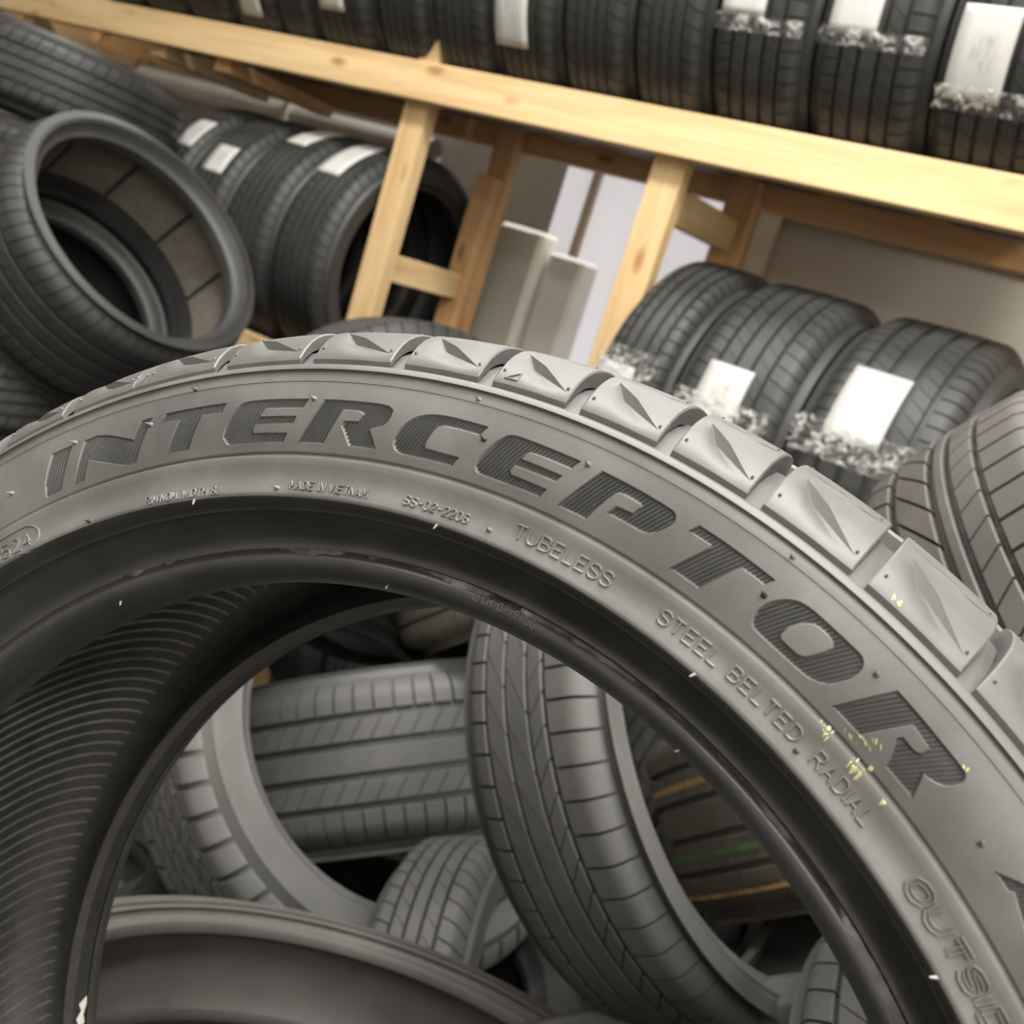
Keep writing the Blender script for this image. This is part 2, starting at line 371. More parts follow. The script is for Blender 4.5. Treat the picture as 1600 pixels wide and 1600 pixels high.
# upper row
YC = 2.145
GT = 'tyres standing in the upper row of the rack'
upper = [  # x0, x1, label range or None, style, text
    (-.642, -.425, (-.618, -.523, -32, -6), 'straight', 'black tyre on the upper shelf with the largest white printed label, at the right'),
    (-.872, -.650, (-.845, -.756, -18.3, 14), 'straight', 'black tyre on the upper shelf with label and clear film, second from the right'),
    (-1.086, -.880, (-1.063, -.975, -17, 14), 'straight', 'black ribbed tyre on the upper shelf, third from the right, label cut by photo top'),
    (-1.270, -1.094, None, 'rib', 'black tyre without label on the upper shelf beside the third labelled tyre from right'),
    (-1.455, -1.278, None, 'rib', 'black tyre without label on the upper shelf, just right of the long hanging label'),
    (-1.640, -1.463, (-1.625, -1.535, -38.5, -8), 'rib', 'black tyre on the upper shelf with a long label near the pointed post top'),
    (-1.838, -1.648, None, 'rib', 'black tyre on the upper shelf right behind the pointed post top'),
    (-2.022, -1.846, None, 'rib', 'black tyre without label on the upper shelf, first left of the pointed post top'),
    (-2.262, -2.040, (-2.215, -2.125, -36, -8), 'rib', 'black tyre on the upper shelf with a small label, second left of the pointed post'),
    (-2.400, -2.270, None, 'rib', 'narrow black tyre on the upper shelf between two labelled tyres'),
    (-2.610, -2.408, (-2.550, -2.465, -45, -14), 'rib', 'black tyre on the upper shelf with the leftmost white label'),
    (-2.830, -2.620, None, 'rib', 'black tyre on the upper shelf, first left of the leftmost label'),
    (-3.050, -2.840, None, 'rib', 'black tyre on the upper shelf, second left of the leftmost label'),
    (-3.270, -3.060, None, 'rib', 'black tyre on the upper shelf, leftmost one in the photograph'),
]
for i, (x0, x1, lb, sty, txt) in enumerate(upper):
    hw = round((x1 - x0) / 2, 3); cx = (x0 + x1) / 2
    t = tyre(txt, (cx, YC, 1.372), (1, 0, 0), .325, .232, hw, sty, M_dark, GT, spin=0)
    if lb: rack_label(t, .325, cx, *lb)
    if i < 3:
        rack_label(t, .325, cx, x0 + .012, x1 - .012, -21.5 if i else -35, -16.5 if i else -28, 'plastic_wrap', M_film, lift=.0022, th=.0002, n=16, jag=.0015)
# lower row, right bay
GR = 'labelled tyres in the lower right bay'
lower = [(-1.085, -.912, (-1.10 + .03, -.985, 2, 12), 'leftmost grey-black tyre of the lower right bay, against the pine post'),
         (-.905, -.655, (-.845, -.752, 2, 24), 'middle grey-black tyre of the lower right bay with a half hidden label'),
         (-.648, -.362, (-.590, -.485, 12.5, 38.5), 'right grey-black tyre of the lower right bay with a large label')]
for i, (x0, x1, lb, txt) in enumerate(lower):
    hw = round((x1 - x0) / 2, 3); cx = (x0 + x1) / 2
    t = tyre(txt, (cx, YC, .527), (1, 0, 0), .33, .235, hw, 'straight' if i != 1 else 'rib', M_mid, GR)
    rack_label(t, .33, cx, *lb)
    rack_label(t, .33, cx, x0 + .01, x1 - .03, (6, 2, 5)[i], (18, 12, 17)[i], 'plastic_wrap', M_film, lift=.003, th=.0002, n=14, jag=.004)
# lower row, left bay
GL = 'labelled tyres in the lower left bay'
left = [(-2.118, -1.908, (-2.09, -2.005, 38, 71), 'black tyre at the open end of the lower left bay, hole facing the post'),
        (-2.335, -2.126, (-2.29, -2.21, 51, 80), 'black tyre of the lower left bay, second from the pine post'),
        (-2.540, -2.343, (-2.478, -2.392, 21, 37), 'black tyre of the lower left bay, third from the pine post'),
        (-2.730, -2.548, (-2.655, -2.575, 30, 50), 'black tyre of the lower left bay with the leftmost label')]
for i, (x0, x1, lb, txt) in enumerate(left):
    hw = round((x1 - x0) / 2, 3); cx = (x0 + x1) / 2
    t = tyre(txt, (cx, YC, .597), (1, 0, 0), .325, .236, hw, 'rib', M_dark, GL)
    rack_label(t, .325, cx, *lb)

# ------------------------------------------------------------------ loose tyres in front of the rack
GP = 'loose tyres piled behind the lettered tyre'
P1 = tyre('dusty grey tyre lying tilted, straight ribs facing the viewer, seen through the lettered tyre', (-.911, 1.335, -.134), (-.576, .131, .807), .325, .238, .132, 'straight', M_pile, GP, spin=.2)
P2 = tyre('worn grey tyre leaning in the middle of the big opening, slanted tread towards viewer', (-.35, 1.115, .265), (.756, -.12, .644), .326, .262, .095, 'touring', M_pile, GP, spin=.1)
P3 = tyre('grey tyre with small block tread leaning at the left of the opening', (-.81, 1.116, -.017), (.627, -.164, .762), .330, .233, .100, 'blocky', M_pile, GP)
P4 = tyre('grey tyre lying nearly flat at the bottom of the opening, its far rim arching', (-.3740, .5909, .0208), (-.183, .27, .945), .297, .25, .062, 'rib', M_tan, GP)
P5 = tyre('narrow grey tyre standing between the leaning tyre and the flat one', (-.49, 1.06, -.28), (.848, .359, .389), .28, .20, .07, 'rib', M_pile, GP)
P6 = tyre('dusty tyre with green and orange paint lines on deep ribs, inside the leaning tyre', (-.219, 1.47, .205), (-.691, .14, .709), .318, .233, .132, 'wide', M_brown, GP, spin=.4)
P7 = tyre('grey tyre at the bottom edge of the photo under the leaning tyre', (-.11, .665, .120), (-.66, .20, .72), .325, .25, .105, 'rib', M_pile, GP)
P8 = tyre('grey tyre with cross slots half hidden behind the lower right of the lettered tyre', (.142, .985, .048), (.708, .024, .706), .323, .246, .101, 'rib', M_pile, GP)
P10 = tyre('brownish tyre just under the bead of the lettered tyre, far back', (-.801, 1.466, .29), (-.643, -.067, .763), .308, .223, .09, 'rib', M_brown, GP)
RT = tyre('grey tyre with coarse slotted tread at the right edge, in front of the labelled tyres', (.046, 1.048, .491), (.601, -.067, .796), .324, .239, .103, 'mud', M_tan, GP, spin=.3)
tyre('dark tyre top peeping over the lettered tyre, in front of the foam boards', (-1.21, 1.475, .245), (.93, -.33, .15), .325, .235, .105, 'rib', M_dark, GP)
for k in range(9):
    x = -2.2 + .235 * k
    tyre('black tyre standing in the bottom row of the rack, %s' % ['leftmost', 'second from left', 'third from left', 'fourth from left', 'middle one', 'fourth from right', 'third from right', 'second from right', 'rightmost'][k],
         (x + (.03 if k > 1 else 0) + (.012 if k > 4 else 0), YC, -.295), (1, 0, 0), .325, .235, .108, 'rib', M_dark, 'bottom row of the rack', n=64)
tyre('black tyre standing in the shadow far behind the ribbed grey tyre', (-1.70, 1.27, -.305), (.93, -.35, .0), .31, .22, .1, 'rib', M_dark, GP)
# paint lines on the ribs of P6
for f, mt in ((-.42, M_green), (-.87, M_orange), (.42, M_orange)):
    z = f * .8 * .132
    pr = crown(.318, .8 * .132, z) + .0003
    V, Fc = lathe([(pr, z - .004), (pr, z + .004)], 96, closed=False)
    link('paint_line', rawmesh('paint_line', V, Fc, mt, True), P6)
GS = 'loose tyres at the left'
LT = tyre('black tyre tilted open towards the viewer at the left, foam pads inside', (-1.926, 1.271, .468), (.719, .05, .693), .281, .222, .135, 'rib', M_mid, GS)
for k in range(11):
    a = k * 2 * pi / 11
    V, Fc = lathe([(.262, -.07), (.262, .07), (.255, .068), (.255, -.068)], 10, a + .01, a + 2 * pi / 11 - .03)
    link('foam_pad', mesh('foam_pad', V, Fc, M_foam, angle=30), LT)
LT2 = tyre('dark tyre nested behind the tilted black tyre, seen through its opening', (-1.926 - .719 * .228, 1.271 - .05 * .228, .468 - .693 * .228), (.719, .05, .693), .262, .195, .105, 'rib', M_dark, GS)
LT3 = tyre('innermost dark tyre of the tilted row at the left, behind the nested one', (-1.926 - .719 * .475, 1.271 - .05 * .475, .468 - .693 * .475), (.719, .05, .693), .255, .165, .10, 'rib', M_dark, GS)
TL = tyre('black tyre lying flat on top of the far left stack, under the beam', (-2.81, 1.585, .795), (.01, .08, .996), .329, .235, .100, 'rib', M_mid, GS)
BL = tyre('black tyre lying at the far left, lowest one, behind the lettered tyre', (-2.19, 1.15, .105), (-.236, .007, .972), .321, .236, .086, 'rib', M_mid, GS)
for k in range(5):
    tyre(['black tyre lying flat directly under the top tyre of the far left stack', 'black tyre lying flat third from the top of the far left stack', 'black tyre lying flat fourth from the top of the far left stack',
          'black tyre lying flat second from the floor in the far left stack', 'black tyre lying flat on the floor under the far left stack'][k], (-2.81, 1.585, .58 - k * .222), (0, 0, 1), .325, .235, .109, 'rib', M_dark, 'far left stack', n=64)
for k in range(2):
    tyre(['black tyre lying flat under the lowest visible tyre at the far left', 'black tyre lying flat on the floor at the far left'][k], (-2.19, 1.15, -.20 - k * .22), (0, 0, 1), .325, .235, .108, 'rib', M_dark, 'far left stack', n=64)
GU = 'tyres lying under the pile'
for txt, C, h in (('black tyre lying flat on the floor, lowest of the three under the lettered tyre', (-.17, .02, -.517), .1025),
                  ('black tyre lying flat, middle of the three under the lettered tyre', (-.17, .02, -.31), .1025),
                  ('black tyre lying flat, the lettered tyre stands on it', (-.17, .02, -.103), .1025),
                  ('black tyre lying flat on the floor under the flat grey tyre', (-.50, .74, -.515), .104),
                  ('black tyre lying low behind the small block tread tyre', (-1.33, .95, -.46), .104),
                  ('black tyre lying flat in the dark hollow below the flat grey tyre', (-.66, 1.02, -.30), .104),
                  ('black tyre lying flat on the floor under the tilted ribbed tyre', (-1.02, 1.42, -.515), .104),
                  ('black tyre lying flat on the floor under the slotted tyre at right', (.16, 1.10, -.515), .104),
                  ('black tyre lying flat on the floor below the painted tyre', (-.34, 1.56, -.515), .104)):
    tyre(txt, C, (0, 0, 1), .325, .236, h, 'rib', M_dark, GU, n=64)

# ------------------------------------------------------------------ the lettered tyre in front
HC = (-0.175125, 0.318143, 0.340950); HA = (0.152349, -0.962899, 0.222747)
H = thing('lettered_tyre', 'large grey-black tyre with INTERCEPTOR lettering on its sidewall, in the foreground', 'tyre', frame_mtx((HC[0], HC[1], HC[2] + ZF), HA))
PR = [(.2265, .080), (.2300, .0913), (.2315, .0932), (.2338, .0945), (.2362, .0940), (.2378, .0922), (.2382, .0908), (.243, .093), (.2475, .1), (.2504, .108), (.2536, .1166), (.2552, .1166), (.2575, .1158), (.2600, .1150), (.2625, .1147), (.2650, .1148), (.2675, .1150), (.2692, .1128), (.278, .1138), (.288, .1132), (.295, .1115), (.299, .1105), (.301, .109), (.3035, .1055), (.312, .099), (.3195, .088), (.3245, .072), (.3265, .05)]
def zs(r):
    for (a, za), (b, zb) in zip(PR, PR[1:]):
        if r <= b: return za + (zb - za) * (r - a) / (b - a)
    return PR[-1][1]
def band_z(r):      # smooth lettered band, r .2702 .. .2955
    t = (r - .2702) / (.2955 - .2702); return .1130 + .0042 * t * (1 - t) * .9 - .0014 * t * t
R0, R1 = .2702, .2955
def hp(th, r, dz=0, z=None):
    zz = (band_z(r) if R0 - 1e-6 <= r <= R1 + 1e-6 else zs(r)) if z is None else z
    return (r * cos(th), r * sin(th), zz + dz)
NH = 360
# casing pieces: inner sidewall ring, outer shoulder, carcass
ring1 = [(.2536, .1164), (.2541, .1168), (.2552, .1166), (.2575, .1158), (.2600, .1150), (.2625, .1147), (.2650, .1148), (.2675, .1150), (.2683, .1147), (.2687, .1126), (.2693, .1122), (.2698, .1128), (R0, band_z(R0))]
V, Fc = lathe(ring1, NH, closed=False); link('lower_sidewall', mesh('lower_sidewall', V, Fc, M_hero, angle=50), H)
ring2 = [(R1, band_z(R1)), (.2957, band_z(R1) + .0002), (.2975, .1113), (.2990, .1105), (.2994, .1100), (.2999, .1102), (.3003, .1112), (.3022, .1100), (.3026, .1092), (.3030, .1068)]
V, Fc = lathe(ring2, NH, closed=False); link('shoulder_ring', mesh('shoulder_ring', V, Fc, M_hero_tread, angle=45), H)
bead = [(.2265, .079), (.2267, .0815), (.2285, .0880), (.2300, .0913), (.2315, .0932), (.2338, .0945), (.2362, .0940), (.2378, .0922), (.2382, .0908), (.2400, .0906), (.2425, .0922), (.2450, .0952), (.2472, .0992), (.2490, .1035), (.2500, .1068), (.2501, .1080), (.2505, .1082), (.2512, .1105), (.2524, .1145), (.2532, .1160), (.2536, .1164)]
V, Fc = lathe(bead, NH, closed=False); link('bead', mesh('bead', V, Fc, M_bead, angle=50), H)
far = [(.3030, .1068), (.3040, .1050), (.3095, .0985), (.3135, .089), (.3175, .075), (.3192, .06), (.3200, .045), (.3200, 0), (.3200, -.045), (.3192, -.06), (.3175, -.075), (.3135, -.089), (.3050, -.1035), (.300, -.108), (.285, -.112), (.268, -.1125), (.255, -.115), (.2505, -.107), (.245, -.0955), (.240, -.0915), (.2345, -.0945), (.230, -.0915), (.2265, -.080)]
V, Fc = lathe(far, 240, closed=False); link('carcass', mesh('carcass', V, Fc, M_hero_tread, angle=40), H)
def inner_r(z):
    t = min(1.0, abs(z) / .108); return .2625 + .0465 * sqrt(max(0.0, 1 - t ** 3.2))
inn = [(.2265, .079), (.2272, .070), (.232, .068), (.240, .077), (.250, .0965), (.257, .1050)] + [(inner_r(z), z) for z in [.108 * cos(pi * k / 32) for k in range(0, 33)]] + [(.257, -.1050), (.250, -.0965), (.240, -.077), (.232, -.068), (.2272, -.070), (.2265, -.079)]
V, Fc = lathe(inn, 240, closed=False); link('inner_liner', mesh('inner_liner', V, Fc, M_liner, angle=40), H)
# raised bladder lines on the inner liner
V, Fc = [], []
NL = 225
for k in range(NL):
    a = 2 * pi * k / NL; ns = 30
    for i in range(ns + 1):
        z = .1045 * sin(pi / 2 * (-1 + 2 * i / ns)); r = inner_r(z); aa = a + .22 * (z / .0885)
        hwid = .0011; hh = .0013
        o = len(V)
        for da, dr in ((-hwid, .0002), (0, -hh), (hwid, .0002)):
            V.append(((r + dr) * cos(aa + da / r), (r + dr) * sin(aa + da / r), z))
        if i: Fc += [(o - 3, o, o + 1, o - 2), (o - 2, o + 1, o + 2, o - 1)]
o = link('liner_ridges', rawmesh('liner_ridges', V, Fc, M_ridge, True, 80), H); o['kind'] = 'stuff'
# centre ribs of the tread
for z0, z1, nb in ((-.038, -.006, 54), (.004, .036, 54), (-.100, -.046, 54)):
    V, Fc = rib_blocks(.327, .125, z0 / .1, z1 / .1, nb, .06, .06, M_hero_tread)
    link('tread_rib', mesh('tread_rib', V, Fc, M_hero_tread, angle=30), H)

# shoulder blocks, one object each
GR_A = [123.70, 116.59, 109.58, 102.59, 96.17, 90.01, 83.77, 77.67, 70.70, 63.39]
rest = 360 - (GR_A[0] - GR_A[-1]); nrest = 45
ang = GR_A + [GR_A[-1] - rest * (k + 1) / nrest for k in range(nrest)]
PB = [(.3052, .1078), (.3090, .1048), (.3128, .1012), (.3166, .0962), (.3196, .0905), (.3222, .0835), (.3242, .0750), (.3256, .0660), (.3265, .0560), (.3268, .045)]
PL = [0]
for (a, b), (c_, d_) in zip(PB, PB[1:]): PL.append(PL[-1] + hypot(c_ - a, d_ - b))
def bpath(v):
    s = v * PL[-1]
    for k in range(len(PB) - 1):
        if s <= PL[k + 1] + 1e-9:
            t = (s - PL[k]) / (PL[k + 1] - PL[k]); (a, b), (c_, d_) = PB[k], PB[k + 1]
            n = Vector((d_ - b, -(c_ - a))); n.normalize(); n = Vector((-(b - d_), -(c_ - a)))
            nn = Vector((-(d_ - b), (c_ - a))).normalized()
            return a + (c_ - a) * t, b + (d_ - b) * t, nn
    return PB[-1][0], PB[-1][1], Vector((1, 0))
# unit block: constrained triangulation with the wedge-shaped notch
A_, C_, B_ = (.15, .335), (.34, .225), (.94, .06)
M_ = (A_[0] + (B_[0] - A_[0]) * .42, A_[1] + (B_[1] - A_[1]) * .42)
pts, edg = [], []
def addpt(p): pts.append(Vector(p)); return len(pts) - 1
def chain(ps, close=True):
    ids = [addpt(p) for p in ps]
    for k in range(len(ids) - (0 if close else 1)): edg.append((ids[k], ids[(k + 1) % len(ids)]))
    return ids
def rect(i, n, m):
    a, b = i, 1 - i; P = []
    P += [(a + (b - a) * k / n, a) for k in range(n)]; P += [(b, a + (b - a) * k / m) for k in range(m)]
    P += [(b - (b - a) * k / n, b) for k in range(n)]; P += [(a, b - (b - a) * k / m) for k in range(m)]
    return P
chain(rect(0, 8, 12)); chain(rect(.018, 8, 12))
ia = addpt(A_); ic = addpt(C_); ib = addpt(B_); im = addpt(M_)
edg += [(ia, ic), (ic, ib), (ia, im), (im, ib)]
SIPE = []
for line in ([(.05, .455), (.28, .450), (.50, .465), (.62, .475)], [(.60, .415), (.76, .430), (.90, .470), (.965, .50)]):
    for dv in (-.007, 0, .007):
        P = [(a, b + dv * (0.15 if k in (0, 3) else 1)) for k, (a, b) in enumerate(line)]
        chain(P, False)
        if dv == 0: SIPE += P
for i in range(1, 10):
    for j in range(1, 16):
        p = (i / 10, j / 16)
        d1 = min(abs((p[0] - A_[0]) * (B_[1] - A_[1]) - (p[1] - A_[1]) * (B_[0] - A_[0])), 9)
        if (d1 > .045 or p[0] < .12) and not .38 < p[1] < .53: addpt(p)
rv, re_, rf, _, _, _ = delaunay_2d_cdt(pts, edg, [], 1, 1e-6)
def notch(u, v):
    if any(abs(u - a) < 1e-4 and abs(v - b) < 1e-4 for a, b in SIPE): return .0022
    # depth of the ramp below the A-B edge: deepest at C, level again towards the block's lower edge
    if abs(u - C_[0]) < 1e-5 and abs(v - C_[1]) < 1e-5: return 0.0030
    t = (u - A_[0]) / (B_[0] - A_[0])
    if t <= 0 or t >= 1: return 0
    tc = (C_[0] - A_[0]) / (B_[0] - A_[0])
    lv = A_[1] + (C_[1] - A_[1]) * t / tc if t < tc else C_[1] + (B_[1] - C_[1]) * (t - tc) / (1 - tc)
    dv = lv - v
    if dv < -1e-6: return 0
    prof = t / tc if t < tc else (1 - t) / (1 - tc)
    return 0.0030 * prof * max(0, 1 - dv / .15) ** 1.3
def block_mesh(span, slant=1.15, gapw=1.05):
    V, Fc = [], []
    for q in rv:
        u, v = q.x, q.y; r, z, n = bpath(v)
        e = min(u, 1 - u, v, 1 - v); dd = notch(u, v) + (.0005 if e < .001 else 0)
        rr, zz = r - n.x * dd * -1 if False else r - dd * abs(n.x) * .8 - dd * .2, z - dd * .45
        th = radians(-gapw / 2 - (span - gapw) * u + slant * v)
        V.append((rr * cos(th), rr * sin(th), zz))
    Fc = [tuple(f) for f in rf]
    # skirts down to the groove floor
    border = rect(0, 8, 12); nb = len(border); base = len(V); top = []
    for (u, v) in border:
        best = min(range(len(rv)), key=lambda k: (rv[k].x - u) ** 2 + (rv[k].y - v) ** 2); top.append(best)
        r, z, n = bpath(v); dp = .0022 + .0055 * min(1, v * 1.6)
        th = radians(-gapw / 2 - (span - gapw) * u + slant * v)
        V.append(((r - dp) * cos(th), (r - dp) * sin(th), z - .0008 - .002 * v))
    for k in range(nb): Fc.append((top[k], top[(k + 1) % nb], base + (k + 1) % nb, base + k))
    # pin marks near the corners
    for (u, v) in ((.07, .09), (.93, .09), (.90, .52), (.08, .70)):
        r, z, n = bpath(v); th0 = radians(-gapw / 2 - (span - gapw) * u + slant * v); o = len(V); s = .00045
        for (du, dv, dz) in ((-s, -s, 0), (s, -s, 0), (s, s, 0), (-s, s, 0), (0, 0, .0006)):
            rr = r + dv + .0006 * 0 + dz * .6; V.append((rr * cos(th0 + du / r), rr * sin(th0 + du / r), z - dv * .8 + .0003 + dz))
        Fc += [(o, o + 1, o + 4), (o + 1, o + 2, o + 4), (o + 2, o + 3, o + 4), (o + 3, o, o + 4)]
    return mesh('tread_block', V, Fc, M_hero_tread, angle=24)
for k in range(len(ang)):
    span = (ang[k] - ang[(k + 1) % len(ang)]) % 360
    key = ('hb', round(span, 2))
    if key not in CACHE: CACHE[key] = block_mesh(span)
    link('tread_block', CACHE[key], H, Matrix.Rotation(radians(ang[k]), 4, 'Z'))

# lettering: outlines in (degrees, millimetres) on the sidewall
LET = {
'I':[(131.52,288.6),(129.41,288.6),(130.17,281.08),(131.15,272.4),(132.78,272.44),(132.65,277.07),(132.17,282.76)],
'N':[(128.27,288.3),(126.70,288.5),(123.70,282.25),(122.85,288.7),(121.80,288.8),(122.39,283.11),(123.53,272.72),(124.71,272.67),(128.02,279.59),(128.74,272.4),(129.92,272.4),(129.20,278.41),(128.71,284.08)],
'T':[(120.65,289.0),(115.17,289.0),(115.52,285.3),(117.3,285.3),(118.50,273.1),(120.62,273.0),(119.4,285.3),(121.09,285.5)],
'E':[(114.11,287.31),(113.62,288.7),(111.94,289.0),(108.26,289.0),(108.65,285.3),(111.81,285.36),(112.20,282.7),(109.05,282.66),(109.30,279.60),(112.56,279.5),(112.70,277.69),(112.63,276.8),(109.68,276.60),(109.99,273.0),(114.91,272.9),(115.37,275.59),(115.26,279.04),(114.76,283.31)],
'R':[(107.09,289.0),(104.63,289.1),(102.00,289.1),(101.50,287.52),(101.58,284.07),(101.91,281.52),(102.96,279.70),(102.59,277.09),(102.15,273.1),(104.43,273.0),(105.32,280.12),(105.16,281.77),(104.01,282.11),(103.72,284.6),(104.04,285.4),(105.38,285.4),(106.56,273.0),(108.86,272.9)],
'C':[(94.39,289.2),(95.95,289.2),(97.41,289.2),(98.64,288.6),(99.69,286.84),(100.35,283.96),(100.84,280.41),(100.98,276.97),(100.85,275.04),(100.55,273.66),(100.02,273.0),(98.19,273.1),(96.04,273.2),(95.65,276.9),(97.05,276.8),(98.35,277.0),(98.44,277.95),(98.31,280.17),(98.02,284.04),(97.57,285.3),(96.94,285.5),(94.75,285.5)],
'E.001':[(92.88,288.69),(93.39,286.41),(93.99,281.77),(94.36,277.91),(94.41,275.44),(94.19,273.98),(93.81,273.3),(91.93,273.3),(89.19,273.4),(88.90,276.85),(91.66,276.95),(91.82,277.96),(91.67,279.7),(88.57,279.8),(88.32,282.7),(91.35,282.7),(91.20,284.79),(90.91,285.5),(87.99,285.5),(87.64,289.2),(89.78,289.2),(91.54,289.3),(92.42,289.2)],
'P':[(86.15,289.27),(83.92,289.24),(81.07,288.97),(80.72,288.10),(80.56,286.45),(80.69,283.51),(81.21,280.17),(81.71,278.59),(82.29,278.23),(84.61,278.21),(84.26,281.61),(83.13,282.05),(82.86,284.87),(83.02,285.48),(84.35,285.6),(84.72,284.42),(85.64,273.45),(87.89,273.34)],
'T.001':[(79.26,289.3),(76.66,289.3),(73.80,289.1),(74.14,285.93),(75.76,285.85),(77.09,273.66),(79.34,273.7),(77.99,285.22),(78.02,286.0),(79.63,285.89)],
'O':[(72.69,287.03),(72.14,288.79),(71.42,289.4),(70.38,289.4),(68.63,289.3),(67.71,289.3),(67.33,288.08),(67.12,285.89),(67.21,281.98),(67.59,278.52),(68.02,276.06),(68.64,274.55),(69.44,273.91),(71.12,273.9),(72.68,274.03),(73.22,274.50),(73.50,276.47),(73.61,279.56),(73.39,282.95),(73.07,285.18)],
'R.001':[(65.20,289.43),(63.93,289.3),(62.01,289.0),(60.06,288.85),(59.80,288.09),(59.65,286.46),(59.89,282.98),(60.28,281.17),(60.71,280.24),(61.06,279.77),(60.38,273.5),(62.55,273.3),(62.92,276.88),(63.41,280.59),(63.22,282.19),(62.28,282.12),(62.02,282.95),(61.99,285.16),(63.38,286.0),(64.70,273.5),(66.88,273.4)],
'A':[(55.40,279.72),(54.12,284.74),(52.6,288.6),(50.6,288.9),(49.6,279.0),(50.71,276.2),(53.03,279.2),(54.07,280.9),(54.23,279.77)],
}
HOLE = [(70.99,285.19),(70.56,286.5),(69.88,286.70),(69.34,286.11),(69.14,284.80),(69.29,282.61),(69.76,278.48),(70.09,277.36),(70.80,277.28),(71.47,277.48),(71.60,278.24),(71.58,280.61),(71.33,283.18)]
RM = .281
def sr(p): return (radians(p[0]) * RM, p[1] * .001)
def densify(P, step=.0012):
    out = []
    for a, b in zip(P, P[1:] + P[:1]):
        n = max(1, int(hypot(b[0] - a[0], b[1] - a[1]) / step))
        out += [(a[0] + (b[0] - a[0]) * k / n, a[1] + (b[1] - a[1]) * k / n) for k in range(n)]
    return out
def smooth_poly(P, ang_lim=46):
    """round off the gentle corners (true curves of C, O, P, R) with one corner-cutting pass"""
    out = []; n = len(P)
    for i in range(n):
        a, b, c = P[i - 1], P[i], P[(i + 1) % n]
        v1 = Vector((b[0] - a[0], b[1] - a[1])); v2 = Vector((c[0] - b[0], c[1] - b[1]))
        if degrees(v1.angle(v2)) < ang_lim and v1.length > 1e-6 and v2.length > 1e-6:
            q = .22
            out += [(b[0] - v1.x * q, b[1] - v1.y * q), (b[0] + v2.x * q, b[1] + v2.y * q)]
        else: out.append(b)
    return out
def inpoly(x, y, P):
    c = False; j = len(P) - 1
    for i in range(len(P)):
        xi, yi = P[i]; xj, yj = P[j]
        if (yi > y) != (yj > y) and x < (xj - xi) * (y - yi) / (yj - yi) + xi: c = not c
        j = i
    return c
polys = {k: [densify(smooth_poly([sr(p) for p in P]))] for k, P in LET.items()}
polys['O'].append(densify(smooth_poly([sr(p) for p in HOLE])))
TH0, TH1 = radians(46), radians(138)
S0, S1 = TH0 * RM, TH1 * RM
pts, edg = [], []
NA = 276; NRr = 7
bound = [(S0 + (S1 - S0) * k / NA, R0) for k in range(NA)] + [(S1, R0 + (R1 - R0) * k / NRr) for k in range(NRr)] + \
        [(S1 - (S1 - S0) * k / NA, R1) for k in range(NA)] + [(S0, R1 - (R1 - R0) * k / NRr) for k in range(NRr)]
chain(bound)
for k, Ps in polys.items():
    for P in Ps: chain(P)
for i in range(1, NA // 2):
    for j in range(1, NRr):
        addpt((S0 + (S1 - S0) * i / (NA // 2), R0 + (R1 - R0) * j / NRr))
lv, le, lf, _, _, _ = delaunay_2d_cdt(pts, edg, [], 1, 1e-7)
def which(x, y):
    for k, Ps in polys.items():
        if inpoly(x, y, Ps[0]) and not any(inpoly(x, y, h) for h in Ps[1:]): return k
    return None
DEP = .0011
keep = []; inside = {k: [] for k in polys}
for f in lf:
    cx = sum(lv[i].x for i in f) / len(f); cy = sum(lv[i].y for i in f) / len(f)
    k = which(cx, cy); (keep if k is None else inside[k]).append(tuple(f))
V = [hp(q.x / RM, q.y) for q in lv]
# the rest of the band is a plain ring sector
nsec = 268; off = len(V); rs = [R0 + (R1 - R0) * j / NRr for j in range(NRr + 1)]
for i in range(nsec + 1):
    a = TH1 + (2 * pi - (TH1 - TH0)) * i / nsec
    V += [hp(a, r) for r in rs]
for i in range(nsec):
    for j in range(NRr): keep.append((off + i * (NRr + 1) + j, off + (i + 1) * (NRr + 1) + j, off + (i + 1) * (NRr + 1) + j + 1, off + i * (NRr + 1) + j + 1))
bm = bmesh.new(); bv = [bm.verts.new(v) for v in V]
for f in keep:
    try: bm.faces.new([bv[i] for i in f])
    except ValueError: pass
bmesh.ops.delete(bm, geom=[v for v in bm.verts if not v.link_faces], context='VERTS')
bmesh.ops.remove_doubles(bm, verts=bm.verts, dist=1e-6)
bmesh.ops.recalc_face_normals(bm, faces=bm.faces)
me = bpy.data.meshes.new('lettered_band'); bm.to_mesh(me); bm.free(); me.shade_smooth(); me.materials.append(M_hero)
link('lettered_band', me, H)
